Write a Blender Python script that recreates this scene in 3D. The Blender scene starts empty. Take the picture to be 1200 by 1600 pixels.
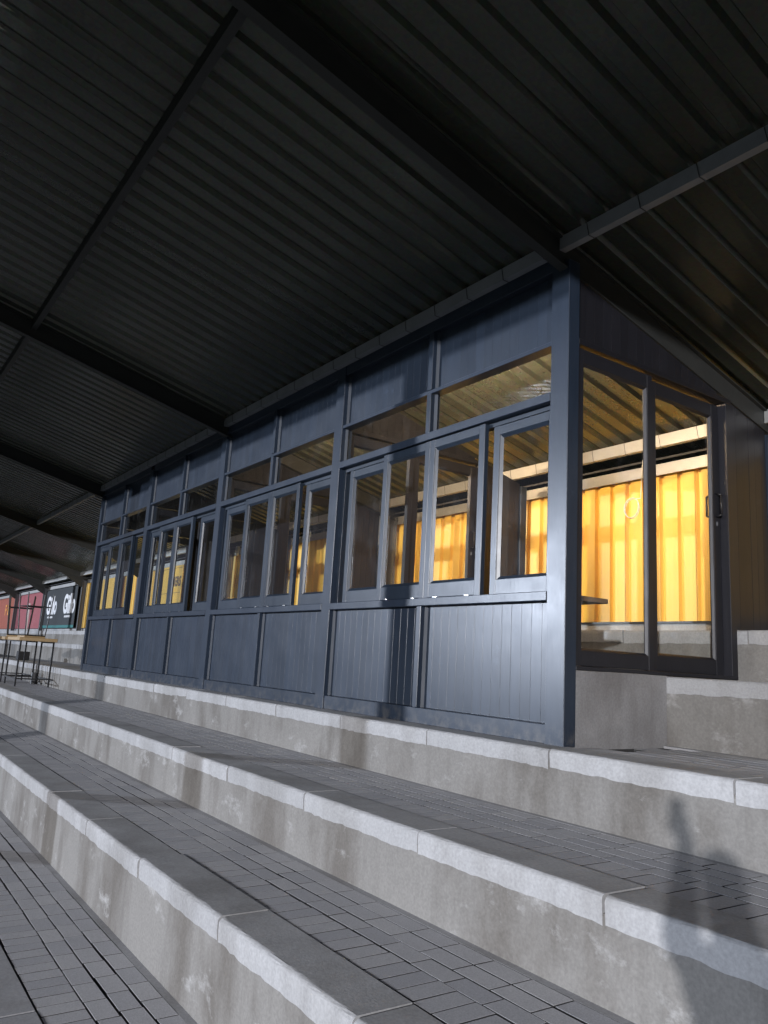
import bpy, bmesh, math, random
from mathutils import Vector, Matrix
random.seed(7)
R = math.radians
sc = bpy.context.scene
COL = sc.collection

# ------------------------------------------------------------------ camera
CAM = Vector((3.6284, -3.9991, 0.4685))
yaw, pitch, roll = R(55.6529), R(10.9534), R(3.3543)
fw = Vector((-math.sin(yaw)*math.cos(pitch), math.cos(yaw)*math.cos(pitch), math.sin(pitch)))
rt = Vector((math.cos(yaw), math.sin(yaw), 0)); up = rt.cross(fw)
r2 = math.cos(roll)*rt + math.sin(roll)*up
u2 = -math.sin(roll)*rt + math.cos(roll)*up
cd = bpy.data.cameras.new('camera'); cam = bpy.data.objects.new('camera', cd); COL.objects.link(cam)
cam.matrix_world = Matrix(((r2.x, u2.x, -fw.x, CAM.x), (r2.y, u2.y, -fw.y, CAM.y), (r2.z, u2.z, -fw.z, CAM.z), (0, 0, 0, 1)))
cd.sensor_fit = 'VERTICAL'; cd.sensor_height = 32.0; cd.lens = 1216.475/1600*32
cd.clip_start = 0.01; cd.clip_end = 1000
sc.camera = cam

# ------------------------------------------------------------------ world, exposure
w = bpy.data.worlds.new('World'); sc.world = w; w.use_nodes = True
bg = w.node_tree.nodes['Background']; bg.inputs[0].default_value = (0.58, 0.60, 0.80, 1); bg.inputs[1].default_value = 0.15
sc.view_settings.view_transform = 'Standard'; sc.view_settings.look = 'None'
sc.view_settings.exposure = 0.0; sc.view_settings.gamma = 1.0
sc.view_settings.use_curve_mapping = False
try:
    sc.cycles.transparent_max_bounces = 24; sc.cycles.max_bounces = 10; sc.cycles.diffuse_bounces = 5
    sc.cycles.glossy_bounces = 5; sc.cycles.sample_clamp_indirect = 10.0; sc.cycles.use_denoising = True
except Exception: pass

# floodlights: two masts across the pitch (direction the light travels: azimuth from +Y, elevation)
def flood_pos(az, el, dist, aim): return Vector((aim[0]-math.sin(R(az))*dist, aim[1]-math.cos(R(az))*dist, aim[2]+math.tan(R(el))*dist))
FLOODS = [(40.3, 5.9, 120.0, 480000.0, (0.77, 0.85, 1.0)), (-36.0, 6.9, 43.0, 78000.0, (0.97, 0.965, 1.0))]

# ------------------------------------------------------------------ helpers
W = {}
def link(o, loc, parent=None):
    COL.objects.link(o); loc = Vector(loc); W[o.name] = loc
    if parent is not None:
        o.parent = parent; o.location = loc - W[parent.name]
    else: o.location = loc
    return o
def thing(name, loc, label, cat, group=None):
    o = bpy.data.objects.new(name, None); o.empty_display_size = .1
    link(o, loc); o['label'] = label; o['category'] = cat
    if group: o['group'] = group
    return o
def tag(o, label, cat, group=None):
    o['label'] = label; o['category'] = cat
    if group: o['group'] = group
    return o
_bc = {}
def boxmesh(sx, sy, sz, bev, mat):
    k = (round(sx, 4), round(sy, 4), round(sz, 4), bev, mat.name)
    if k in _bc: return _bc[k]
    bm = bmesh.new(); bmesh.ops.create_cube(bm, size=1.0)
    for v in bm.verts: v.co = Vector((v.co.x*sx, v.co.y*sy, v.co.z*sz))
    if bev: bmesh.ops.bevel(bm, geom=bm.edges[:], offset=min(bev, .45*min(sx, sy, sz)), segments=1, affect='EDGES', profile=.7)
    me = bpy.data.meshes.new('box'); bm.to_mesh(me); bm.free(); me.materials.append(mat)
    _bc[k] = me; return me
def piece(name, x0, x1, y0, y1, z0, z1, mat, parent=None, bev=.003):
    if x0 > x1: x0, x1 = x1, x0
    me = boxmesh(x1-x0, y1-y0, z1-z0, bev, mat)
    return link(bpy.data.objects.new(name, me), ((x0+x1)/2, (y0+y1)/2, (z0+z1)/2), parent)
class MB:
    def __init__(s): s.v = []; s.f = []
    def box(s, x0, x1, y0, y1, z0, z1):
        b = len(s.v); s.v += [(x, y, z) for z in (z0, z1) for y in (y0, y1) for x in (x0, x1)]
        s.f += [tuple(b+i for i in q) for q in ((0, 2, 3, 1), (4, 5, 7, 6), (0, 1, 5, 4), (2, 6, 7, 3), (0, 4, 6, 2), (1, 3, 7, 5))]
    def prism(s, prof, a0, a1, axis):          # closed profile extruded along an axis
        b = len(s.v); n = len(prof)
        for a in (a0, a1):
            for p, q in prof:
                s.v.append({'x': (a, p, q), 'y': (p, a, q), 'z': (p, q, a)}[axis])
        s.f += [(b+i, b+(i+1) % n, b+n+(i+1) % n, b+n+i) for i in range(n)]
        s.f += [tuple(b+i for i in reversed(range(n))), tuple(b+n+i for i in range(n))]
    def rod(s, a, b_, r, n=8):
        a = Vector(a); b_ = Vector(b_); d = (b_-a).normalized(); u = d.orthogonal().normalized(); v = d.cross(u); b = len(s.v)
        for c in (a, b_):
            for i in range(n):
                t = 2*math.pi*i/n; s.v.append(tuple(c+u*(r*math.cos(t))+v*(r*math.sin(t))))
        s.f += [(b+i, b+(i+1) % n, b+n+(i+1) % n, b+n+i) for i in range(n)]
        s.f += [tuple(b+i for i in reversed(range(n))), tuple(b+n+i for i in range(n))]
    def path(s, pts, r, n=8):
        for a, c in zip(pts, pts[1:]): s.rod(a, c, r, n)
    def mesh(s, mat, smooth=False):
        me = bpy.data.meshes.new('mesh'); me.from_pydata(s.v, [], s.f)
        bm = bmesh.new(); bm.from_mesh(me); bmesh.ops.recalc_face_normals(bm, faces=bm.faces[:]); bm.to_mesh(me); bm.free()
        me.materials.append(mat)
        if smooth:
            for p in me.polygons: p.use_smooth = True
        return me
    def build(s, name, mat, loc=(0, 0, 0), parent=None, smooth=False):   # vertices relative to loc
        return link(bpy.data.objects.new(name, s.mesh(mat, smooth)), loc, parent)

# ------------------------------------------------------------------ materials
def nmat(name):
    m = bpy.data.materials.new(name); m.use_nodes = True
    return m, m.node_tree.nodes, m.node_tree.links, m.node_tree.nodes['Principled BSDF']
def nd(N, t, **kw):
    n = N.new(t)
    for k, v in kw.items():
        if k in n.inputs: n.inputs[k].default_value = v
        else: setattr(n, k, v)
    return n
def mixc(N, L, fac, a, b, mode='MIX'):
    m = N.new('ShaderNodeMix'); m.data_type = 'RGBA'; m.blend_type = mode
    for i, val in ((0, fac), (6, a), (7, b)):
        if hasattr(val, 'is_linked'): L.new(val, m.inputs[i])
        elif i == 0: m.inputs[0].default_value = val
        else: m.inputs[i].default_value = (*val, 1)
    return m.outputs[2]
def ramp(N, L, src, p0, p1, c0=(0, 0, 0), c1=(1, 1, 1)):
    r = N.new('ShaderNodeValToRGB'); r.color_ramp.elements[0].position = p0; r.color_ramp.elements[1].position = p1
    r.color_ramp.elements[0].color = (*c0, 1); r.color_ramp.elements[1].color = (*c1, 1); L.new(src, r.inputs[0]); return r.outputs[0]
def pos(N, L, scale=(1, 1, 1), rnd=False):
    g = N.new('ShaderNodeNewGeometry'); mp = N.new('ShaderNodeMapping'); mp.inputs['Scale'].default_value = scale
    L.new(g.outputs['Position'], mp.inputs[0]); return mp.outputs[0]
def noise(N, L, vec, scale, detail=5, rough=.6):
    n = nd(N, 'ShaderNodeTexNoise', Scale=scale, Detail=detail, Roughness=rough); L.new(vec, n.inputs['Vector']); return n.outputs['Fac']
def bump(N, L, b, h, strength, dist=.01):
    n = nd(N, 'ShaderNodeBump', Strength=strength, Distance=dist); L.new(h, n.inputs['Height']); L.new(n.outputs[0], b.inputs['Normal'])
def plain(name, col, rough=.6, metal=0.0, nscale=8, var=.25, bmp=.08, spec=.5, rvar=.1, rnd=.08, stretch=(1, 1, 1)):
    m, N, L, b = nmat(name); v = pos(N, L, stretch); f = noise(N, L, v, nscale)
    lo = tuple(c*(1-var) for c in col); hi = tuple(min(1, c*(1+var)) for c in col)
    c = mixc(N, L, f, lo, hi)
    if rnd:
        oi = N.new('ShaderNodeObjectInfo'); r = ramp(N, L, oi.outputs['Random'], 0, 1, (1-rnd,)*3, (1+rnd,)*3); c = mixc(N, L, 1.0, c, r, 'MULTIPLY')
    L.new(c, b.inputs['Base Color']); b.inputs['Metallic'].default_value = metal; b.inputs['Specular IOR Level'].default_value = spec
    f2 = noise(N, L, v, nscale*2.7); rr = nd(N, 'ShaderNodeMapRange'); L.new(f2, rr.inputs[0])
    rr.inputs[3].default_value = max(.02, rough-rvar); rr.inputs[4].default_value = min(1, rough+rvar); L.new(rr.outputs[0], b.inputs['Roughness'])
    if bmp: bump(N, L, b, noise(N, L, v, nscale*9, 6), bmp, .004)
    return m

def make_paint(name, col, rough, seams=0):
    m, N, L, b = nmat(name); v = pos(N, L, (9, 9, 1.1)); f = noise(N, L, v, 2.2, 6)
    c = mixc(N, L, f, tuple(x*.75 for x in col), tuple(x*1.3 for x in col))
    v2 = pos(N, L); dust = ramp(N, L, noise(N, L, v2, 5, 6, .7), .62, .85)
    c = mixc(N, L, dust, c, tuple(x*1.9+.006 for x in col))
    g_ = N.new('ShaderNodeNewGeometry'); sx_ = N.new('ShaderNodeSeparateXYZ'); L.new(g_.outputs['Position'], sx_.inputs[0])
    hz = nd(N, 'ShaderNodeMapRange'); L.new(sx_.outputs['Z'], hz.inputs[0]); hz.inputs[1].default_value = .0; hz.inputs[2].default_value = .16; hz.inputs[3].default_value = 1; hz.inputs[4].default_value = 0
    dn = ramp(N, L, noise(N, L, v2, 11, 7, .7), .45, .75); dd = nd(N, 'ShaderNodeMath', operation='MULTIPLY'); L.new(hz.outputs[0], dd.inputs[0]); L.new(dn, dd.inputs[1])
    c = mixc(N, L, dd.outputs[0], c, (.11, .105, .10))          # dried mortar splashes on the lowest rail
    oi = N.new('ShaderNodeObjectInfo'); r = ramp(N, L, oi.outputs['Random'], 0, 1, (.88,)*3, (1.12,)*3); c = mixc(N, L, 1.0, c, r, 'MULTIPLY')
    L.new(c, b.inputs['Base Color'])
    b.inputs['Specular IOR Level'].default_value = .34
    rr = nd(N, 'ShaderNodeMapRange'); L.new(noise(N, L, v2, 3.1, 6), rr.inputs[0]); rr.inputs[3].default_value = rough-.07; rr.inputs[4].default_value = rough+.08
    L.new(rr.outputs[0], b.inputs['Roughness'])
    bump(N, L, b, noise(N, L, pos(N, L, (60, 60, 3)), 2.0, 5), .17, .003)
    return m
PAINT = make_paint('slate_paint', (.019, .028, .045), .31)
SASHP = make_paint('sash_paint', (.018, .027, .042), .31)
BEADP = make_paint('bead_paint', (.022, .032, .05), .5)
BRONZE = make_paint('door_paint', (.014, .014, .018), .42)

def make_concrete(name, base, stain, amount, white=0.0):
    m, N, L, b = nmat(name); v = pos(N, L)
    c = mixc(N, L, noise(N, L, v, 1.6, 8, .65), tuple(x*.72 for x in base), tuple(x*1.2 for x in base))
    vs = pos(N, L, (1.0, 1.0, .45)); s = ramp(N, L, noise(N, L, vs, 1.7, 8, .62), .46, .63)
    sm = nd(N, 'ShaderNodeMath', operation='MULTIPLY'); L.new(s, sm.inputs[0]); sm.inputs[1].default_value = amount
    c = mixc(N, L, sm.outputs[0], c, stain)
    st = ramp(N, L, noise(N, L, pos(N, L, (5, 5, .35)), 1.7, 6, .6), .52, .70); st2 = nd(N, 'ShaderNodeMath', operation='MULTIPLY'); L.new(st, st2.inputs[0]); st2.inputs[1].default_value = amount*.32
    c = mixc(N, L, st2.outputs[0], c, tuple(x*.8 for x in stain))
    if white:
        wv = ramp(N, L, noise(N, L, pos(N, L, (1, 1, 1.6)), 2.9, 8, .7), .58, .71); wm = nd(N, 'ShaderNodeMath', operation='MULTIPLY'); L.new(wv, wm.inputs[0]); wm.inputs[1].default_value = white
        c = mixc(N, L, wm.outputs[0], c, (.36, .355, .345))
    sp = ramp(N, L, noise(N, L, v, 60, 4), .35, .7, (.86,)*3, (1.08,)*3); c = mixc(N, L, 1.0, c, sp, 'MULTIPLY')
    oi = N.new('ShaderNodeObjectInfo'); r = ramp(N, L, oi.outputs['Random'], 0, 1, (.93,)*3, (1.06,)*3); c = mixc(N, L, 1.0, c, r, 'MULTIPLY')
    L.new(c, b.inputs['Base Color']); b.inputs['Roughness'].default_value = .88; b.inputs['Specular IOR Level'].default_value = .3
    h = nd(N, 'ShaderNodeMath', operation='ADD'); L.new(noise(N, L, v, 7, 8, .62), h.inputs[0]); L.new(noise(N, L, v, 90, 3), h.inputs[1])
    bump(N, L, b, h.outputs[0], .22, .005); return m
KERB = make_concrete('kerb_concrete', (.41, .41, .415), (.27, .265, .26), .75)
RISER = make_concrete('render_concrete', (.235, .226, .212), (.12, .108, .095), .8, .9)
PLASTER = make_concrete('grey_plaster', (.25, .245, .245), (.15, .14, .135), .7, .25)
BED = make_concrete('joint_sand', (.07, .07, .07), (.03, .03, .03), .6)
APRON = make_concrete('apron_concrete', (.36, .36, .37), (.26, .25, .24), .5)
def make_paver():
    m, N, L, b = nmat('paver_concrete'); v = pos(N, L)
    oi = N.new('ShaderNodeObjectInfo')
    c = mixc(N, L, noise(N, L, v, 3.0, 6), (.40, .40, .415), (.47, .47, .48))
    r = ramp(N, L, oi.outputs['Random'], 0, 1, (.90, .90, .92), (1.09, 1.08, 1.07)); c = mixc(N, L, 1.0, c, r, 'MULTIPLY')
    sp = ramp(N, L, noise(N, L, v, 150, 3), .35, .68, (.8,)*3, (1.12,)*3); c = mixc(N, L, 1.0, c, sp, 'MULTIPLY')
    L.new(c, b.inputs['Base Color']); b.inputs['Roughness'].default_value = .8
    bump(N, L, b, noise(N, L, v, 170, 4), .3, .003); return m
PAVER = make_paver()
def make_roof():
    m, N, L, b = nmat('galvanised_sheet'); v = pos(N, L, (1, .25, 1))
    vo = nd(N, 'ShaderNodeTexVoronoi', Scale=45.0); L.new(pos(N, L), vo.inputs['Vector'])
    c = mixc(N, L, noise(N, L, v, 3, 6), (.050, .055, .043), (.080, .085, .069))
    c = mixc(N, L, .18, c, vo.outputs['Color'], 'SOFT_LIGHT')
    oi = N.new('ShaderNodeObjectInfo'); r = ramp(N, L, oi.outputs['Random'], 0, 1, (.85,)*3, (1.12,)*3); c = mixc(N, L, 1.0, c, r, 'MULTIPLY')
    L.new(c, b.inputs['Base Color']); b.inputs['Metallic'].default_value = .45
    rr = nd(N, 'ShaderNodeMapRange'); L.new(noise(N, L, v, 9, 5), rr.inputs[0]); rr.inputs[3].default_value = .18; rr.inputs[4].default_value = .30; L.new(rr.outputs[0], b.inputs['Roughness'])
    bump(N, L, b, noise(N, L, pos(N, L, (1, .3, 1)), 6, 3), .12, .01); return m
ROOF = make_roof()
GALV = plain('galvanised_purlin', (.42, .42, .41), .45, .55, 5, .2, .05)
DARKSTEEL = plain('dark_steel_paint', (.028, .029, .028), .6, 0, 4, .3, .05, spec=.3)
PURL = plain('grey_purlin', (.20, .21, .23), .6, 0, 5, .25, .05, spec=.3)
STEEL = plain('grey_steel_paint', (.07, .072, .08), .5, 0, 4, .3, .05)
def sheetpaint(name, col, rough=.38):
    m, N, L, b = nmat(name); v = pos(N, L, (1, 1, .5)); c = mixc(N, L, noise(N, L, v, 3, 3), tuple(x*.95 for x in col), col)
    dirt = ramp(N, L, noise(N, L, pos(N, L), 9, 8, .75), .62, .8); dm = nd(N, 'ShaderNodeMath', operation='MULTIPLY'); L.new(dirt, dm.inputs[0]); dm.inputs[1].default_value = .10
    c = mixc(N, L, dm.outputs[0], c, tuple(x*.5 for x in col)); L.new(c, b.inputs['Base Color'])
    rr = nd(N, 'ShaderNodeMapRange'); L.new(noise(N, L, v, 12, 4), rr.inputs[0]); rr.inputs[3].default_value = rough-.08; rr.inputs[4].default_value = rough+.12; L.new(rr.outputs[0], b.inputs['Roughness']); return m
YELLOW = sheetpaint('yellow_sheet', (.82, .51, .09), .5); PINK = sheetpaint('faded_red_sheet', (.42, .13, .15)); RUST = sheetpaint('orange_red_sheet', (.42, .13, .09))
GREYSH = sheetpaint('grey_sheet', (.16, .16, .16)); SIGNY = sheetpaint('yellow_board', (.78, .47, .06), .5)
BANNER = plain('banner_vinyl', (.012, .018, .022), .5, 0, 3, .3, .05); TEAL = plain('teal_band', (.02, .16, .16), .5, 0, 3, .2, 0)
WHITE = plain('white_print', (.75, .76, .78), .5, 0, 6, .05, 0); BLACK = plain('black_print', (.02, .02, .02), .6, 0, 6, .1, 0); ORANGE = plain('orange_print', (.7, .32, .06), .5, 0, 6, .1, 0)
WHITEP = plain('white_plastic', (.72, .71, .68), .4, 0, 20, .05, 0); BLKSTEEL = plain('black_steel', (.015, .015, .017), .45, 0, 12, .3, .05)
CHROME = plain('worn_chrome', (.55, .55, .55), .25, 1.0, 20, .15, 0)
WOOD = plain('pine_board', (.34, .235, .12), .6, 0, 3, .3, .12, stretch=(.6, 6, 6)); SHELF = plain('shelf_board', (.20, .12, .07), .6, 0, 3, .3, .12, stretch=(.6, 6, 6))
GRASS = plain('pitch_grass', (.035, .075, .022), .9, 0, 1.3, .4, .3); CLOTH = plain('dark_cloth', (.03, .032, .04), .9, 0, 40, .2, .2); SKIN = plain('skin', (.32, .19, .13), .5, 0, 20, .1, .05); HAIR = plain('hair', (.015, .012, .01), .6, 0, 60, .3, .2)
def make_glass():
    m, N, L, b = nmat('window_glass'); N.remove(b); out = N['Material Output']
    g = N.new('ShaderNodeNewGeometry'); dot = nd(N, 'ShaderNodeVectorMath', operation='DOT_PRODUCT'); L.new(g.outputs['Normal'], dot.inputs[0]); L.new(g.outputs['Incoming'], dot.inputs[1])
    ab = nd(N, 'ShaderNodeMath', operation='ABSOLUTE'); L.new(dot.outputs['Value'], ab.inputs[0])
    inv = nd(N, 'ShaderNodeMath', operation='SUBTRACT'); inv.inputs[0].default_value = 1; L.new(ab.outputs[0], inv.inputs[1])
    pw = nd(N, 'ShaderNodeMath', operation='POWER'); L.new(inv.outputs[0], pw.inputs[0]); pw.inputs[1].default_value = 5
    ma = nd(N, 'ShaderNodeMath', operation='MULTIPLY_ADD'); L.new(pw.outputs[0], ma.inputs[0]); ma.inputs[1].default_value = .88; ma.inputs[2].default_value = .08
    tr = N.new('ShaderNodeBsdfTransparent'); tr.inputs[0].default_value = (.93, .95, .94, 1)
    gl = N.new('ShaderNodeBsdfGlossy'); gl.inputs['Roughness'].default_value = .02; gl.inputs[0].default_value = (1, 1, 1, 1)
    mx = N.new('ShaderNodeMixShader'); L.new(ma.outputs[0], mx.inputs[0]); L.new(tr.outputs[0], mx.inputs[1]); L.new(gl.outputs[0], mx.inputs[2])
    df = N.new('ShaderNodeBsdfDiffuse'); df.inputs[0].default_value = (.6, .6, .6, 1)
    d1 = ramp(N, L, noise(N, L, pos(N, L, (1, 1, .6)), 5.0, 8, .7), .56, .8, (.006,)*3, (.06,)*3)
    sm = ramp(N, L, noise(N, L, pos(N, L, (1, 1, 1)), 23.0, 6, .6), .70, .76, (0,)*3, (.07,)*3)
    ad = nd(N, 'ShaderNodeMath', operation='ADD'); L.new(d1, ad.inputs[0]); L.new(sm, ad.inputs[1])
    m2 = N.new('ShaderNodeMixShader'); L.new(ad.outputs[0], m2.inputs[0]); L.new(mx.outputs[0], m2.inputs[1]); L.new(df.outputs[0], m2.inputs[2])
    L.new(m2.outputs[0], out.inputs[0]); return m
GLASS = make_glass()
def make_lamp():
    m, N, L, b = nmat('floodlight_lens'); b.inputs['Emission Color'].default_value = (1, 1, 1, 1); b.inputs['Emission Strength'].default_value = 20; return m
LENS = make_lamp()
FILL_TUBE, _N, _L, _b = nmat('fill_tube'); _b.inputs['Emission Color'].default_value = (1, .70, .42, 1); _b.inputs['Emission Strength'].default_value = 800  # glow of the unseen battens added to brighten the rooms

# ------------------------------------------------------------------ terraces
# step k: top Z, nose Y, back Y (next riser)
N0, N1, N2, N3 = -.225, -1.283, -2.218, -3.28
Z0, Z1, Z2, Z3 = 0.0, -.40, -.8135, -1.34
STEPS = [  # name label, z top, z riser bottom, nose Y, back Y, paver xmin, xmax, stretcher rows
    (0.90, .49, 2.09, 3.10, -60, 9), (0.49, 0.0, 1.105, 2.09, -60, 9), (Z0, Z1, N0, 1.105, -60, 9),
    (Z1, Z2, N1, N0, -60, 9), (Z2, Z3, N2, N1, -60, 9)]
steps = []
for i, (zt, zb, n, bk, xa, xb) in enumerate(STEPS):
    m = MB(); cx, cy, cz = -25.0, (n+bk)/2, zb
    top = zt-.022
    m.box(xa-cx, xb-cx, n+.003-cy, bk+.02-cy, -.6, top-cz-.05)       # rendered riser body below the kerb
    o = m.build('terrace_step', RISER, (cx, cy, cz)); o['kind'] = 'structure'
    o['label'] = ['concrete terrace step against the back wall', 'concrete terrace step at the viewing box door', 'concrete terrace step carrying the viewing box', 'second paved terrace step below the viewing box', 'lowest paved terrace step nearest the camera'][i]
    b = MB(); b.box(xa, xb, n+.24, bk+.015, top-.04, top); bo = b.build('joint_bed', BED, (0, 0, 0), o)
    steps.append(o)
# kerb stones
def kerb_mesh(L_, dep, hgt, k):
    prof = [(0.0, -hgt), (-.004, -.06)]
    r = .026
    for a in range(0, 91, 15): prof.append((-.004+r-r*math.cos(R(a)), -r+r*math.sin(R(a))))
    prof += [(dep, 0.0), (dep, -hgt)]
    rr = random.Random(k); nseg = 26; bm = bmesh.new(); rings = []
    for s_ in range(nseg+1):
        x = -L_/2+L_*s_/nseg; ring = []
        for j, (py, pz) in enumerate(prof):
            jy = rr.uniform(-.0013, .0013) if 0 < j < len(prof)-2 else 0; jz = rr.uniform(-.0008, .0008) if 1 < j < len(prof)-2 else 0
            if j == 0: jz = rr.uniform(-.006, .004)+.002*math.sin(x*7+k*2)
            ring.append(bm.verts.new((x, py+jy, pz+jz)))
        rings.append(ring)
    n = len(prof)
    for s_ in range(nseg):
        for j in range(n-1): bm.faces.new((rings[s_][j], rings[s_+1][j], rings[s_+1][j+1], rings[s_][j+1]))
    bm.faces.new(rings[0]); bm.faces.new(list(reversed(rings[-1])))
    bmesh.ops.recalc_face_normals(bm, faces=bm.faces[:])
    me = bpy.data.meshes.new('kerb'); bm.to_mesh(me); bm.free(); me.materials.append(KERB)
    for p in me.polygons: p.use_smooth = False
    return me
kms = {}
for i, (zt, zb, n, bk, xa, xb) in enumerate(STEPS):
    x0 = [1.30, 1.22, 1.325, 1.39, 1.02][i]; L_ = 1.235
    for k in range(-5, 44):
        xr = x0-(k)*L_
        if xr > 8.5 or xr < -52: continue
        key = (i+k) % 6
        if key not in kms: kms[key] = kerb_mesh(L_-.014, .272, .115, key)
        o = bpy.data.objects.new('kerb_stone', kms[key])
        link(o, (xr-L_/2, n+random.uniform(-.003, .003), zt+random.uniform(-.003, .003)), steps[i]); o.rotation_euler = (0, 0, random.uniform(-.003, .003))
# ground floor of the stand (lowest level) and the pitch
m = MB(); m.box(-60, 12, -3.29, -2.19, -.25, -.022); flo = m.build('stand_floor', BED, (0, 0, Z3)); flo['kind'] = 'structure'
m = MB(); m.box(-60, 12, -8.0, -3.28, -.25, -.004); ap = m.build('apron', APRON, (0, 0, Z3)); ap['kind'] = 'structure'
m = MB(); m.v = [(-400, -400, 0), (400, -400, 0), (400, 400, 0), (-400, 400, 0)]; m.f = [(0, 1, 2, 3)]
g = m.build('pitch', GRASS, (0, 0, Z3-.03)); g['kind'] = 'structure'
# slabs in front of the lowest paver field
slab = boxmesh(1.20, .40, .06, .006, APRON)
for k in range(18):
    o = bpy.data.objects.new('slab', slab); link(o, (2.2-1.215*k, -3.075, Z3-.03+random.uniform(-.002, .002)), flo)
# pavers
def paver_mesh(lx, ly, h=.05, c=.0008):
    m = MB(); x, y = lx/2, ly/2
    m.v = [(-x, -y, -h), (x, -y, -h), (x, y, -h), (-x, y, -h), (-x, -y, -c), (x, -y, -c), (x, y, -c), (-x, y, -c), (-x+c, -y+c, 0), (x-c, -y+c, 0), (x-c, y-c, 0), (-x+c, y-c, 0)]
    m.f = [(0, 1, 5, 4), (1, 2, 6, 5), (2, 3, 7, 6), (3, 0, 4, 7), (4, 5, 9, 8), (5, 6, 10, 9), (6, 7, 11, 10), (7, 4, 8, 11), (8, 9, 10, 11)]
    return m
def soil(me):      # the sides down in the joints carry the dark joint soil
    me.materials.append(BED)
    for p_ in me.polygons:
        if min(me.vertices[i].co.z for i in p_.vertices) < max(v.co.z for v in [me.vertices[i] for i in p_.vertices])-.02: p_.material_index = 1
    return me
def pave(step, z, y0, y1, xmin, xmax, nrow, hdr=.235, limit=295):
    rows = [(y0, hdr, .1175)]; d = (y1-.055-y0-hdr)/nrow
    for r_ in range(nrow): rows.append((y0+hdr+d*r_, d, .235))
    items = []
    for ri, (ya, dep, pit) in enumerate(rows):
        off = random.uniform(0, pit); n = int((xmax-xmin)/pit)
        for k in range(n):
            x = xmax-off-k*pit; y = ya+dep/2
            dist = (Vector((x, y, z))-CAM).length
            items.append((dist/(pit*dep)**.25, ri, x, y, dep, pit))
    items.sort(); cache = {}
    rest = MB()
    for q, (_, ri, x, y, dep, pit) in enumerate(items):
        lx, ly = pit-.009, dep-.012
        jz = random.uniform(-.0008, .0006); jy = random.uniform(-.003, .003)+.004*math.sin(x*2.1+ri)
        if q < limit:
            key = (round(lx, 4), round(ly, 4))
            if key not in cache: cache[key] = soil(paver_mesh(lx, ly).mesh(PAVER))
            o = bpy.data.objects.new('paver', cache[key]); link(o, (x, y+jy, z-.004+jz), step)
            o.rotation_euler = (random.uniform(-.003, .003), random.uniform(-.003, .003), random.uniform(-.008, .008))
        else:
            t = paver_mesh(lx, ly); b = len(rest.v); rest.v += [(a+x, c+y+jy, e+z-.004+jz) for a, c, e in t.v]; rest.f += [tuple(b+i for i in f) for f in t.f]
    if rest.v:
        o = rest.build('paver_field', PAVER, (0, 0, 0), step); o['kind'] = 'stuff'; soil(o.data)
    m = MB(); m.box(xmin, xmax, y1-.056, y1+.01, z-.05, z-.005); m.build('mortar_strip', APRON, (0, 0, 0), step)
pave(steps[2], Z0, N0+.276, 1.105, .004, 4.2, 6)
pave(steps[3], Z1, N1+.276, N0+.012, -22, 4.2, 4)
pave(steps[4], Z2, N2+.276, N1+.012, -22, 4.2, 3)
pave(flo, Z3, -2.87, N2+.012, -14, 3.0, 3, hdr=.225)
m = MB(); m.box(-22, -12.5, N0+.27, 1.1, -.05, -.004); m.build('mortar_strip', APRON, (0, 0, 0), steps[2])
m = MB(); m.box(-60, 9, 1.105+.27, 2.09, .44, .482); m.build('screed', APRON, (0, 0, 0), steps[1])
m = MB(); m.box(-60, 9, 2.09+.27, 3.2, .85, .892); m.build('screed', APRON, (0, 0, 0), steps[0])

# ------------------------------------------------------------------ roof of the stand
SL = .255; ANG = math.atan(SL)
def zr(y): return 3.62-SL*y               # underside of the sheet pans
roof = thing('grandstand_roof', (0, -4.4, Z3), 'dark corrugated metal grandstand roof on steel rafters over the terraces', 'roof')
PIT = .2175; COVER = .87
def sheet_profile(h=.037):
    pts = [(0, 0)]
    for k in range(4):
        x = k*PIT; pts += [(x+.118, 0), (x+.142, h), (x+.190, h), (x+.2145, 0)]
    pts.append((COVER+.012, 0)); return pts
def wall_profile(h=.045):
    pts = [(0, 0)]
    for k in range(4):
        x = k*PIT; pts += [(x+.145, 0), (x+.155, h), (x+.205, h), (x+.2145, 0)]
    pts.append((COVER+.012, 0)); return pts
def sheet_mesh(length, mat, seg=6, flip=1, jit=0.0, seed=0, wall=False):
    rr = random.Random(seed); pr = wall_profile() if wall else sheet_profile(); v = []; f = []; n = len(pr)
    for s_ in range(seg+1):
        t = length*s_/seg
        for x, z in pr: v.append((-x, t, z*flip+rr.uniform(-jit, jit)))
    for s_ in range(seg):
        for i in range(n-1): f.append((s_*n+i, s_*n+i+1, (s_+1)*n+i+1, (s_+1)*n+i))
    me = bpy.data.meshes.new('sheet'); me.from_pydata(v, [], f); me.materials.append(mat); return me
LEN = 7.95/math.cos(ANG)
rms = [sheet_mesh(LEN, ROOF, 10, 1, .0025, s) for s in range(4)]
for k in range(62):
    o = bpy.data.objects.new('roof_sheet', rms[k % 4]); link(o, (6.9-k*COVER, -4.5, zr(-4.5)+(.0015 if k % 2 else 0)), roof); o.rotation_euler = (-ANG, 0, 0)
RX = [-.055-6.1*k for k in range(-1, 8)]
def sloped(prof_top, prof_bot, y0, y1, x0, x1, x, name, mat):
    m = MB(); p = [(y0, zr(y0)-prof_top), (y1, zr(y1)-prof_top), (y1, zr(y1)-prof_bot), (y0, zr(y0)-prof_bot)]
    m.prism(p, x0, x1, 'x'); return m.build(name, mat, (x, 0, 0), roof)
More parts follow.
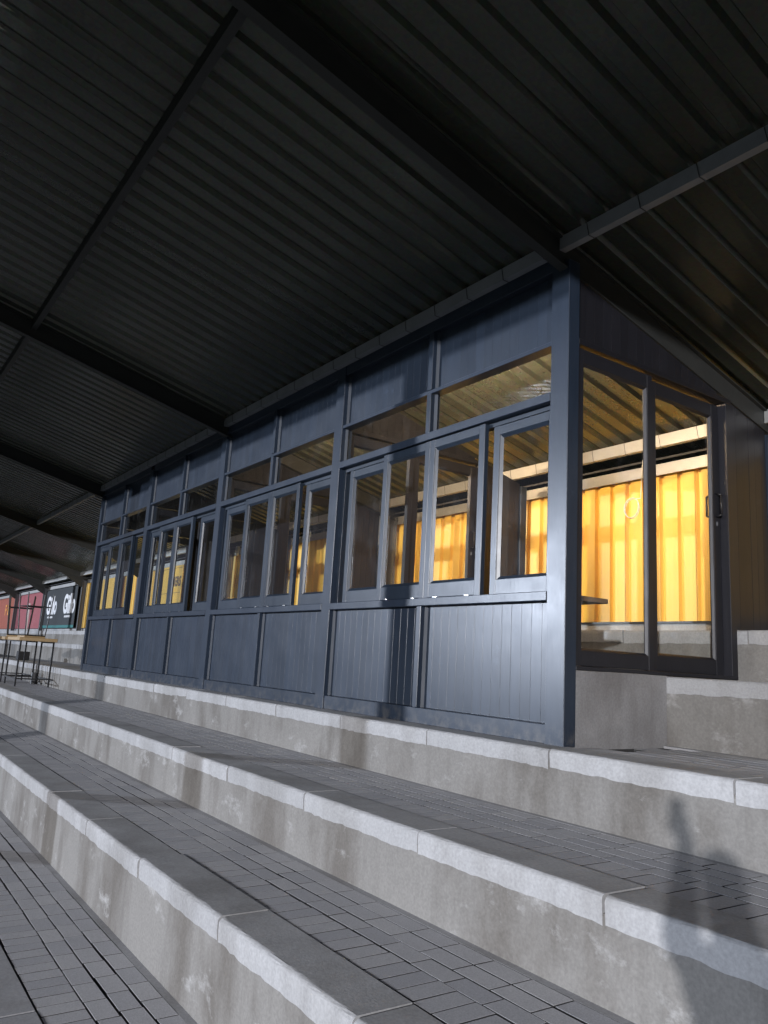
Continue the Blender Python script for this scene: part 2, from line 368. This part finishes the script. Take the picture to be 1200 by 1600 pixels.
for x in RX:
    m = MB()
    def sl(a, b, y0, y1, x0, x1): m.prism([(y0, zr(y0)-a), (y1, zr(y1)-a), (y1, zr(y1)-b), (y0, zr(y0)-b)], x0, x1, 'x')
    sl(.006, .018, -4.4, 2.98, -.04, .04); sl(.018, .214, -4.4, 2.98, -.006, .006); sl(.214, .226, -4.4, 2.98, -.04, .04)
    if x < -13:   # haunch at the rear column of the open bays
        m.prism([(2.0, zr(2.0)-.226), (2.78, zr(2.78)-.226), (2.78, zr(2.78)-.5)], -.012, .012, 'x')
    m.build('rafter', DARKSTEEL, (x, 0, 0), roof)
    if x < .5:
        c = MB(); c.box(-.055, .055, 2.76, 2.772, 0, zr(2.8)-.9-.2); c.box(-.055, .055, 2.90, 2.912, 0, zr(2.8)-.9-.2); c.box(-.006, .006, 2.772, 2.90, 0, zr(2.8)-.9-.2)
        c.build('column', STEEL, (x, 0, .9), roof)
for x in (6.55, -5.65, -17.85, -30.05):
    c = MB(); c.box(-.11, .11, -.11, .11, 0, 3.9+1.34); c.build('column', STEEL, (x, -4.45, Z3), roof)
piece('fascia_beam', 7, -47, -4.47, -4.40, 3.67, 4.61, STEEL, roof, 0)
def purlin(y, dep, mat, name='purlin'):
    for xa, xb in zip(RX, RX[1:]):
        m = MB(); t = zr(y)-.004; m.box(xb+.01, xa-.01, y-.006, y, t-dep, t); m.box(xb+.01, xa-.01, y, y+.055, t-dep, t-dep+.006); m.box(xb+.01, xa-.01, y+.05, y+.055, t-dep+.0061, t-dep+.02)
        m.build(name, mat, (0, 0, 0), roof)
purlin(-2.62, .12, DARKSTEEL); purlin(-.055, .105, PURL); purlin(2.66, .125, GALV)
tw = {}
def tie(x, y, dep):
    if dep not in tw:
        m = MB(); m.path([(0, -.009, .01), (.012, -.010, -dep*.5), (.022, -.009, -dep-.004), (.022, .06, -dep-.004)], .0025, 6); tw[dep] = m.mesh(BLKSTEEL)
    o = bpy.data.objects.new('tie_wire', tw[dep]); link(o, (x, y, zr(y)-.004), roof)
for k in range(44):
    tie(1.95-k*PIT*2, -.055, .105)
for k in range(32): tie(-.3-k*PIT*2, 2.66, .125)

# ------------------------------------------------------------------ back wall
bw = thing('back_wall', (0, 3.0, .9), 'long back wall of yellow and faded red ribbed sheets behind the terraces', 'wall')
wm = {}
def wsheet(x, mat, z0=1.04, z1=2.62):
    if mat.name not in wm: wm[mat.name] = sheet_mesh(z1-z0, mat, 2, -1, wall=True)
    o = bpy.data.objects.new('wall_sheet', wm[mat.name]); link(o, (x, 3.0, z0), bw); o.rotation_euler = (R(90), 0, 0)
x = 6.845
while x > -52:
    wsheet(x, GREYSH if x > 1.7 else YELLOW if x > -25 else (BANNER if x > -31 else (PINK if x > -37.3 else RUST))); x -= COVER
m = MB(); m.box(-52, 9, 2.955, 3.12, .86, 1.028); m.build('upstand', KERB, (0, 0, 0), bw)
m = MB(); m.box(-52, 9, 2.93, 2.954, 1.028, 1.05); m.build('base_angle', BLKSTEEL, (0, 0, 0), bw)
m = MB(); m.box(-52, 9, 2.935, 2.955, 2.60, 2.72); m.box(-52, 9, 2.955, 3.03, 2.705, 2.72); m.build('top_flashing', GALV, (0, 0, 0), bw)
m = MB(); m.rod((-52, 2.90, 2.765), (9, 2.90, 2.765), .012); m.build('conduit', STEEL, (0, 0, 0), bw)

# banner with white lettering, signs
def text(body, x, y, z, size, mat, parent, ext=.004, name='lettering', bold=.0, sx=1.0):
    cu = bpy.data.curves.new('lettering', 'FONT'); cu.body = body; cu.size = size; cu.extrude = ext; cu.offset = bold; cu.materials.append(mat)
    tmp = bpy.data.objects.new('tmp', cu); COL.objects.link(tmp); bpy.context.view_layer.update()
    me = bpy.data.meshes.new_from_object(tmp.evaluated_get(bpy.context.evaluated_depsgraph_get())); bpy.data.objects.remove(tmp)
    if not me.materials: me.materials.append(mat)
    o = bpy.data.objects.new(name, me); link(o, (x, y, z), parent); o.rotation_euler = (R(90), 0, 0); o.scale = (sx, 1, 1); return o
bn = thing('banner', (-28.4, 2.90, 1.05), 'black vinyl banner with large white lettering and a teal foot band', 'banner')
piece('banner_sheet', -30.75, -25.5, 2.89, 2.905, 1.06, 2.56, BANNER, bn, 0)
piece('teal_band', -30.75, -25.5, 2.882, 2.8885, 1.06, 1.16, TEAL, bn, 0)
for x in (-30.15, -27.35):
    text('Giflo', x, 2.886, 1.62, .95, WHITE, bn, bold=.035, sx=.92)
    for k in range(9): piece('caption', x+.32+k*.1, x+.39+k*.1, 2.884, 2.8885, 1.44, 1.51, WHITE, bn, 0)
s1 = thing('sign_board', (-16.2, 2.92, 1.6), 'flat yellow sign board with dark capital letters seen through the box windows', 'sign')
piece('board', -17.3, -15.2, 2.90, 2.925, 1.10, 2.60, SIGNY, s1, .003)
text('UERS', -15.89, 2.898, 2.08, .33, BLACK, s1, bold=.014, sx=.83)
for z in (1.90, 2.53): piece('rule', -17.25, -15.25, 2.896, 2.8995, z, z+.012, BLACK, s1, 0)
s2 = thing('sign_board', (-21.2, 2.92, 1.6), 'plain yellow board with a black bolt seen through the farthest bay', 'sign')
piece('board', -22.6, -20.3, 2.90, 2.925, 1.10, 2.60, SIGNY, s2, .003); piece('bolt', -21.0, -20.9, 2.88, 2.90, 2.40, 2.46, BLACK, s2, .003)
s3 = thing('painted_letter', (-39.5, 2.94, 1.8), 'orange painted letter on the orange-red wall sheets behind the stools', 'lettering')
text('F', -40.0, 2.94, 1.75, .7, ORANGE, s3, bold=.02)
text('E', -39.35, 2.94, 1.75, .7, ORANGE, s3, bold=.02)
pp = tag(piece('white_pole', -33.75, -33.68, 2.86, 2.92, .9, 2.15, WHITEP, None, .005), 'thin white pole leaning before the faded red sheets', 'pole')

# ------------------------------------------------------------------ viewing box
vb = thing('viewing_box', (-6.15, 1.3, 0), 'dark slate-blue timber and glass viewing box with sliding windows on the terrace', 'viewing box')
BAY = 3.0475; H = 3.466
posts = [(-.17, 0.0)]+[(-.12-BAY*k-.08, -.12-BAY*k+.08) for k in (1, 2, 3)]+[(-12.31, -12.19)]
for i, (a, b) in enumerate(posts):
    piece('post', a, b, 0, .13 if i else .115, -.004, H+(.075 if i in (1,) else -.002), PAINT, vb, .004)
m = None
for i in range(4):
    xr = posts[i][0]; xl = posts[i+1][1]; c = (xr+xl)/2+.0
    # members
    piece('bottom_rail', xl, xr, .012, .12, 0.0, .125, PAINT, vb, .003)
    piece('sill_rail', xl, xr, -.006, .125, .957, 1.022, PAINT, vb, .004)
    piece('transom', xl, xr, -.004, .125, 2.405, 2.475, PAINT, vb, .004)
    piece('panel_rail', xl, xr, .010, .12, 2.838, 2.872, PAINT, vb, .003)
    piece('top_rail', xl, xr, .008, .12, 3.425, 3.575, PAINT, vb, .003)
    piece('mullion', c-.03, c+.03, .004, .11, .126, .956, PAINT, vb, .003)
    piece('mullion', c-.03, c+.03, .004, .11, 2.476, 2.837, PAINT, vb, .003)
    piece('mullion', c-.03, c+.03, .004, .11, 2.873, 3.424, PAINT, vb, .003)
    for (x0, x1) in ((xl+.002, c-.031), (c+.031, xr-.002)):
        n = 14; bwid = (x1-x0)/n
        for (z0, z1) in ((.127, .955), (2.874, 3.423)):
            for k in range(n):
                piece('board', x0+k*bwid+.0005, x0+(k+1)*bwid-.0005, .068+random.uniform(-.0003, .0003), .0795, z0, z1, PAINT, vb, .0014 if z0 < 1 else .0006)
        for (z0, z1, yb) in ((.127, .955, .067), (2.477, 2.836, .067), (2.874, 3.423, .067)):
            for e0, sg in ((x0, 1), (x1, -1)):
                bb = MB(); bb.prism([(0, yb-.021), (sg*(.022, .018, .0145, .0145)[i], yb), (0, yb)], z0, z1, 'z'); bb.build('bead', BEADP, (e0, 0, 0), vb)
        mm = MB(); mm.v = [(x0, 0, 2.476), (x1, 0, 2.476), (x1, 0, 2.837), (x0, 0, 2.837)]; mm.f = [(0, 1, 2, 3)]
        mm.build('pane', GLASS, (0, .07, 0), vb)
    piece('inner_lining', xl, xr, .080, .092, .127, .955, PAINT, vb, 0)
    piece('inner_lining', xl, xr, .080, .092, 2.874, 3.423, PAINT, vb, 0)
# sliding sashes
_fm = {}
def frame_mesh(wd, ht, t, st, trl, brl, mat, bd=.018):
    k = (round(wd, 3), round(ht, 3), t, st, mat.name, bd)
    if k not in _fm:
        m = MB(); x, z = wd/2, ht/2
        m.box(-x, -x+st, -t/2, t/2, -z, z); m.box(x-st, x, -t/2, t/2, -z, z)
        m.box(-x+st, x-st, -t/2+.001, t/2-.001, z-trl, z-.0005); m.box(-x+st, x-st, -t/2+.001, t/2-.001, -z+.0005, -z+brl)
        # glazing beads, sloping back to the glass
        g0, g1 = -t/2+.004, .004
        for e0, e1 in ((-x+st, -x+st+bd), (x-st, x-st-bd)):
            m.prism([(e0, g0), (e1, g1), (e0, g1)], -z+brl, z-trl, 'z')
        for e0, e1 in ((-z+brl, -z+brl+bd), (z-trl, z-trl-bd)):
            m.prism([(g0, e0), (g1, e1), (g1, e0)], -x+st+bd*.5, x-st-bd*.5, 'x')
        me = m.mesh(mat); bm = bmesh.new(); bm.from_mesh(me)
        bmesh.ops.bevel(bm, geom=[e for e in bm.edges if e.calc_length() > .2], offset=.003, segments=1, affect='EDGES'); bm.to_mesh(me); bm.free()
        _fm[k] = me
    return _fm[k]
def leaf(name, x0, x1, z0, z1, y, t, st, trl, brl, mat, rot=0, glass_off=.006, bd=.018):
    wd, ht = x1-x0, z1-z0
    c = ((x0+x1)/2, y, (z0+z1)/2) if not rot else (y, (x0+x1)/2, (z0+z1)/2)
    o = bpy.data.objects.new(name, frame_mesh(wd, ht, t, st, trl, brl, mat, bd)); link(o, c, vb); o.rotation_euler = (0, 0, R(rot))
    m = MB(); x, z = wd/2-st, ht/2
    m.v = [(-x, 0, -z+brl), (x, 0, -z+brl), (x, 0, z-trl), (-x, 0, z-trl)]; m.f = [(0, 1, 2, 3)]
    p = bpy.data.objects.new('pane', m.mesh(GLASS)); COL.objects.link(p); p.parent = o; p.location = (0, glass_off, 0)
    return o
ROLL = boxmesh(.045, .014, .012, .003, CHROME)
SH = [(.0, .0, 0, 0), (.02, .0, .03, .0), (-.13, .0, 0, .0), (.10, .0, -.62, .0)]
for i in range(4):
    xr = posts[i][0]; d, d2, d3, d4 = SH[i]
    q = xr+.17
    for nm, a, b, y, zz in (('sash', q-.83+d3, q-.172+d3, .088, (1.024, 2.364)), ('sash', q-1.587+d, q-.880+d, .036, (1.0245, 2.395)), ('sash', q-2.296+d+d2, q-1.589+d+d2, .036, (1.0245, 2.395)), ('sash', q-2.965, q-2.30+d2, .088, (1.024, 2.364))):
        if i == 3 and d3 and a > q-.9: pass
        o = leaf(nm, a, b, zz[0], zz[1], y, .046, .068, .075, .118, SASHP, bd=(.026, .022, .018, .018)[i])
        if y < .05:
            for s_ in (-.2, .2):
                r_ = bpy.data.objects.new('roller', ROLL); COL.objects.link(r_); r_.parent = o; r_.location = (s_, -.024, -(zz[1]-zz[0])/2+.002)
    xl = posts[i+1][1]
    piece('jamb', xl, xl+.045, .06, .124, 1.023, 2.404, SASHP, vb, .002)
    piece('head_track', xl+.046, xr-.001, .062, .12, 2.366, 2.404, SASHP, vb, .002)

# end wall and glazed partitions
def zin(y): return zr(y)-.23
def handle_on(o, t, yy):
    for s_ in (-1, 1):
        m = MB(); m.path([(yy, s_*t/2, -.10), (yy, s_*(t/2+.045), -.085), (yy, s_*(t/2+.045), .085), (yy, s_*t/2, .10)], .009, 8)
        h = bpy.data.objects.new('handle', m.mesh(BLKSTEEL, True)); COL.objects.link(h); h.parent = o; h.location = (0, 0, .26)
    k = bpy.data.objects.new('lock', boxmesh(.022, t+.02, .04, .006, STEEL)); COL.objects.link(k); k.parent = o; k.location = (yy, 0, .10)
def cross_wall(X, end=False):
    th = .045; s = -1
    o1 = leaf('sliding_door', .128, .985, .5255, 2.815, X-.045, th, .062, .11, .105, BRONZE, 90)
    o2 = leaf('sliding_door', 1.005, 1.965, .525, 2.815, X-.045-.055, th, .10, .11, .12, BRONZE, 90)
    handle_on(o2, th, .43)
    piece('door_post', X-.055, X-.002, .9, 1.004, .5, 2.83, PAINT, vb, .003) if False else None
    m = MB()
    piece('door_jamb', X-.125, X-.004, 1.967, 2.05, .50, 2.83, BRONZE, vb, .003)
    piece('door_jamb', X-.12, X-.006, .1155, .1275, .50, 2.83, BRONZE, vb, .002)
    piece('threshold', X-.13, X-.001, .116, 2.045, .497, .524, BRONZE, vb, .002)
    piece('door_head', X-.125, X-.003, .116, 2.05, 2.831, 2.875, BRONZE, vb, .002)
    # boards above the doors and beside them, cut to the roof slope
    y = .118; bwid = .098
    while y < 2.62:
        y1 = min(y+bwid-.003, 2.62); zb = 2.876 if y1 < 2.05 else .905
        if y1 > 2.05 > y: y1 = 2.048; zb = 2.876
        za, zc = zin(y), zin(y1)
        if min(za, zc) > zb+.02:
            m = MB(); m.prism([(y, zb), (y1, zb), (y1, zc), (y, za)], -.02, 0, 'x')
            m.build('board', BRONZE, (X-.03+random.uniform(-.001, .001), 0, 0), vb)
        y = y1+.003
    piece('post', X-.14, X-.004, 2.622, 2.72, .905, zr(2.72)-.235, PAINT, vb, .003)
cross_wall(0.0, True)
for i in (1, 2, 3): cross_wall(posts[i][1]-.02)
cross_wall(-12.19)
# plinth, floor and counters
m = MB(); m.box(-12.2, -.002, .118, 1.10, -.03, .494); m.build('plinth', PLASTER, (0, 0, 0), vb)
for i in range(4):
    xr = posts[i][0]; xl = posts[i+1][1]
    piece('counter', xl+.06, xr-.0+.04, .13, .60, .985, 1.02, SHELF, vb, .004)
    for xx in (xl+.5, xr-.5): piece('counter_bracket', xx-.02, xx+.02, .14, .5, .90, .984, BLKSTEEL, vb, .002)
# unseen battens added to brighten the first two rooms, hidden above the windows
t = thing('fill_batten', (-1.6, .14, 2.93), 'slim unseen batten light added above the windows to brighten the near room', 'light')
piece('housing', -2.3, -.9, .094, .125, 2.90, 2.97, WHITEP, t, .004); piece('tube', -2.27, -.93, .128, .162, 2.915, 2.955, FILL_TUBE, t, .01); piece('tray', -2.3, -.9, .1255, .19, 2.90, 2.906, WHITEP, t, .001)  # tray keeps the added light from spilling onto the steps
t = thing('fill_batten', (-4.4, .14, 2.93), 'short unseen batten light added above the windows to brighten the second room', 'light')
piece('housing', -4.9, -3.9, .094, .125, 2.90, 2.97, WHITEP, t, .004); piece('tube', -4.87, -3.93, .128, .162, 2.915, 2.955, FILL_TUBE, t, .01); piece('tray', -4.9, -3.9, .1255, .19, 2.90, 2.906, WHITEP, t, .001)
# small white fittings inside and a coiled cable
for i, (x, lab) in enumerate(((-5.35, 'small white unlit light fitting below the purlin behind the near partition'), (-8.4, 'small white unlit light fitting seen through the second bay'), (-11.4, 'small white unlit light fitting seen through the third bay'))):
    t = thing('light_fitting', (x, 2.62, 2.60), lab, 'light fitting', 'white fittings along the rear purlin')
    piece('base', x-.05, x+.05, 2.60, 2.66, 2.58, 2.68, WHITEP, t, .012)
    m = MB()
    prof = [(0.0, .0), (.035, -.01), (.045, -.05), (.03, -.09), (0, -.10)]
    n = 12
    for a, z in prof:
        for k in range(n): m.v.append((a*math.cos(2*math.pi*k/n), a*math.sin(2*math.pi*k/n), z))
    for j in range(len(prof)-1):
        for k in range(n): m.f.append((j*n+k, j*n+(k+1) % n, (j+1)*n+(k+1) % n, (j+1)*n+k))
    m.build('globe', WHITEP, (x, 2.62, 2.58), t, True)
m = MB(); pts = [(0, 0, .50), (-.015, 0, .3), (-.03, 0, .08)]
for k in range(34):
    a = R(20*k+90); rr_ = .095+.016*math.sin(k*.37); pts.append((-.10+rr_*math.cos(a), -.02-.0012*k, -.03+rr_*1.15*math.sin(a)))
m.path(pts, .0042, 6); cb = m.build('cable_coil', WHITEP, (-1.52, 2.86, 2.28), None, True); tag(cb, 'white cable hanging in a loop before the yellow sheets', 'cable')

# ------------------------------------------------------------------ bar tables and upturned stools
def table(loc, lab):
    x, y, z = loc; t = thing('bar_table', loc, lab, 'table', 'tall bar tables on the terrace')
    piece('tabletop', x-.64, x+.64, y-.36, y+.36, z+.895, z+.96, WOOD, t, .005)
    for sx in (-1, 1):
        for sy in (-1, 1):
            m = MB(); m.box(-.015, .015, -.015, .015, 0, .895); m.build('leg', BLKSTEEL, (x+sx*.56, y+sy*.31, z), t)
    for sy in (-1, 1):
        piece('stretcher', x-.544, x+.544, y+sy*.31-.01, y+sy*.31+.01, z+.14, z+.165, BLKSTEEL, t, 0)
        piece('apron_bar', x-.544, x+.544, y+sy*.31-.012, y+sy*.31+.012, z+.868, z+.894, BLKSTEEL, t, 0)
    for sx in (-1, 1): piece('stretcher', x+sx*.56-.01, x+sx*.56+.01, y-.294, y+.294, z+.14, z+.165, BLKSTEEL, t, 0)
    return t
table((-13.92, -.62, Z1), 'tall wood-topped bar table nearest the viewing box')
table((-15.55, -.62, Z1), 'tall wood-topped bar table cut by the left picture edge')
def stool(loc, rz, lab):
    t = thing('bar_stool', loc, lab, 'stool', 'stools upturned on the bar tables'); x, y, z = loc
    piece('seat', x-.19, x+.19, y-.19, y+.19, z+.001, z+.032, WOOD, t, .006)
    m = MB(); s = .18; 
    for a, b in (((-s, -s), (s, -s)), ((s, -s), (s, s)), ((s, s), (-s, s)), ((-s, s), (-s, -s))): m.rod((*a, .042), (*b, .042), .010)
    m.build('seat_frame', BLKSTEEL, loc, t)
    for sx in (-1, 1):
        for sy in (-1, 1):
            m = MB(); m.rod((sx*s, sy*s, .04), (sx*(s+.05), sy*(s+.05), .80), .011); m.build('leg', BLKSTEEL, loc, t)
    m = MB(); s = .215; z_ = .56
    for a, b in (((-s, -s), (s, -s)), ((s, -s), (s, s)), ((s, s), (-s, s)), ((-s, s), (-s, -s))): m.rod((*a, z_), (*b, z_), .009)
    m.build('foot_ring', BLKSTEEL, loc, t)
    t.rotation_euler = (0, 0, rz); t.scale = (1.12, 1.12, 1.15)
stool((-14.05, -.62, Z1+.96), R(8), 'black steel bar stool upturned on the table nearest the box')
stool((-15.35, -.66, Z1+.96), R(-12), 'black steel bar stool upturned on the table at the picture edge')
m = MB(); m.prism([(.07*math.cos(a*math.pi/6), .07*math.sin(a*math.pi/6)) for a in range(12)], 0, .24, 'z'); tag(m.build('canister', BLKSTEEL, (-14.5, -.36, Z1)), 'small black canister standing under the bar table', 'canister')
tag(piece('small_crate', -19.0, -18.72, .02, .3, 0.001, .22, BLKSTEEL, None, .01), 'small black crate on the step behind the bar tables', 'crate')

# ------------------------------------------------------------------ floodlight masts across the pitch
for i, (az, el, dist, power, colr) in enumerate(FLOODS):
    p = flood_pos(az, el, dist, (0, 0, .8)); base = (p.x, p.y, Z3-.03)
    t = thing('floodlight_mast', base, ['floodlight mast across the pitch to the left of the stand', 'floodlight mast across the pitch to the right of the stand'][i], 'floodlight', 'pitch floodlights')
    hh = p.z-base[2]; d = (Vector((-3, 0, .5))-p); d.z = 0; d.normalize(); sd = Vector((-d.y, d.x, 0))
    m = MB(); n = 10
    for z_, r_ in ((0, .22), (hh+.6, .11)):
        for k in range(n): m.v.append((r_*math.cos(2*math.pi*k/n), r_*math.sin(2*math.pi*k/n), z_))
    m.f = [(k, (k+1) % n, n+(k+1) % n, n+k) for k in range(n)]
    q = Vector(base)-d*.7; m.build('pole', STEEL, q, t, True)
    m = MB(); m.rod(tuple(sd*-1.3), tuple(sd*1.3), .06); m.build('crossarm', STEEL, Vector((p.x, p.y, p.z+.0))-d*.55, t)
    for k in (-1.05, -.35, .35, 1.05):
        m = MB(); m.box(-.27, .27, -.2, .0, -.22, .22); o = m.build('lamp_head', STEEL, p+sd*k-d*.2, t); o.rotation_euler = (0, 0, math.atan2(d.y, d.x)-math.pi/2)
        m = MB(); m.box(-.25, .25, .001, .01, -.20, .20); l = bpy.data.objects.new('lens', m.mesh(LENS)); COL.objects.link(l); l.parent = o
    ld = bpy.data.lights.new('floodlight', 'SPOT'); ld.energy = power; ld.color = colr; ld.shadow_soft_size = dist*.0065; ld.spot_size = R(60); ld.spot_blend = .4
    lo = bpy.data.objects.new('floodlight', ld); link(lo, p+d*.9, t)
    lo.rotation_euler = (Vector((-6, 0, .5))-p).to_track_quat('-Z', 'Y').to_euler()

# ------------------------------------------------------------------ the photographer, known from the shadow at the lower right

F = Vector((-.826, .564, 0)); Rt = Vector((.564, .826, 0)); P = CAM-F*.31+Rt*.08; P.z = Z3
def loc3(r_, f_, u_): return Rt*r_+F*f_+Vector((0, 0, u_))
ph = CAM-P; pr_, pf_, pu_ = ph.dot(Rt), ph.dot(F), ph.z
def skin(name, chains, mats, pick, sub=2):
    vs, es, rs, idx = [], [], [], {}
    for ch in chains:
        prev = None
        for (k, co, r_) in ch:
            if k not in idx: idx[k] = len(vs); vs.append(loc3(*co)); rs.append(r_)
            if prev is not None: es.append((prev, idx[k]))
            prev = idx[k]
    me = bpy.data.meshes.new(name); me.from_pydata(vs, es, []); o = bpy.data.objects.new('tmp', me); COL.objects.link(o)
    o.modifiers.new('s', 'SKIN')
    if not me.skin_vertices: me.attributes.new('skin', 'FLOAT_VECTOR', 'POINT')
    bpy.context.view_layer.update()
    for i, r_ in enumerate(rs):
        rr_ = r_ if isinstance(r_, tuple) else (r_, r_)
        me.skin_vertices[0].data[i].radius = rr_; me.skin_vertices[0].data[i].use_root = (i == 0)
    sb = o.modifiers.new('d', 'SUBSURF'); sb.levels = sub; sb.render_levels = sub
    bpy.context.view_layer.update()
    out = bpy.data.meshes.new_from_object(o.evaluated_get(bpy.context.evaluated_depsgraph_get())); bpy.data.objects.remove(o)
    out.materials.clear()
    for m_ in mats: out.materials.append(m_)
    for p_ in out.polygons:
        c = p_.center; p_.material_index = pick(c.dot(Rt), c.dot(F), c.z); p_.use_smooth = True
    return out
try:
    ch = [[('pel', (0, -.02, .94), (.155, .12)), ('bel', (0, -.01, 1.08), (.145, .11)), ('che', (0, 0, 1.27), (.16, .12)), ('sho', (0, 0, 1.40), (.10, .08)), ('nek', (0, .01, 1.47), .055), ('jaw', (0, .035, 1.53), (.062, .07)), ('fac', (0, .03, 1.60), (.076, .088)), ('top', (0, .015, 1.66), (.062, .072))]]
    ch.append([('jaw', 0, 0), ('nose', (0, .135, 1.575), .012)])
    for k, s_ in (('l', -1), ('r', 1)):
        ch.append([('pel', 0, 0), (k+'hip', (s_*.10, -.01, .88), .095), (k+'kne', (s_*.12, .03, .50), .062), (k+'ank', (s_*.13, 0, .09), .042), (k+'heel', (s_*.135, .02, .045), .042), (k+'toe', (s_*.15, .17, .032), .032)])
        if k == 'l':   # arm raised, hand closed round the lower half of the phone
            wx = pr_
            ch.append([('sho', 0, 0), (k+'sh', (-.15, 0, 1.395), .075), (k+'el', (-.115, .19, 1.44), .070), (k+'wr', (wx+.015, pf_-.085, pu_-.14), .048), (k+'pa', (wx+.012, pf_-.06, pu_-.07), (.04, .02))])
            for q in range(4):
                a = (wx+.036, pf_-.05, pu_-.075+q*.021)
                ch.append([(k+'pa', 0, 0), (k+'f%d' % q, a, .0095), (k+'g%d' % q, (wx+.050, pf_-.026, a[2]+.004), .0085), (k+'h%d' % q, (wx+.034, pf_-.008-.004*q, a[2]+.006), .0075)])
            ch.append([(k+'pa', 0, 0), (k+'t1', (wx-.036, pf_-.05, pu_-.05), .011), (k+'t2', (wx-.046, pf_-.03, pu_-.015), .0095)])
        else:          # arm hanging, fingers slightly curled
            ch.append([('sho', 0, 0), (k+'sh', (.185, 0, 1.395), .062), (k+'el', (.235, -.03, 1.12), .045), (k+'wr', (.235, .03, .87), .028), (k+'pa', (.232, .045, .80), (.02, .036))])
            for q in range(4):
                fo = .075-q*.021; ln = (.062, .07, .066, .052)[q]
                ch.append([(k+'pa', 0, 0), (k+'f%d' % q, (.232, fo, .755), .0095), (k+'g%d' % q, (.228, fo+.004, .755-ln*.55), .0085), (k+'h%d' % q, (.214, fo+.006, .755-ln), .0075)])
            ch.append([(k+'pa', 0, 0), (k+'t1', (.222, .085, .79), .011), (k+'t2', (.21, .098, .745), .0095)])
    body = skin('person', ch, [CLOTH, SKIN], lambda r_, f_, u_: 1 if (u_ > 1.455 and f_ < .25) or (f_ > pf_-.085 and u_ > pu_-.16) or (r_ > .19 and u_ < .86) else 0)
    po = bpy.data.objects.new('person', body); link(po, P); tag(po, 'person in dark clothes holding up a phone, seen only as a shadow on the steps', 'person')
    bm = bmesh.new(); bmesh.ops.create_uvsphere(bm, u_segments=20, v_segments=12, radius=1.0)
    for v in bm.verts:
        c = v.co.copy(); v.co = loc3(c.x*.088, c.y*.102+.012, c.z*.085+1.635)
    bmesh.ops.delete(bm, geom=[v for v in bm.verts if v.co.z < 1.60 and v.co.dot(F) > -.01], context='VERTS')
    me = bpy.data.meshes.new('hair'); bm.to_mesh(me); bm.free(); me.materials.append(HAIR)
    for p_ in me.polygons: p_.use_smooth = True
    ho = bpy.data.objects.new('hair', me); COL.objects.link(ho); ho.parent = po
except Exception as ex:
    print('person failed', ex)
pc = CAM-fw*.016
phn = bpy.data.objects.new('phone', boxmesh(.076, .162, .009, .004, BLKSTEEL)); link(phn, pc); phn.rotation_euler = cam.matrix_world.to_euler()
tag(phn, 'black phone held up by the person below the steps', 'phone')
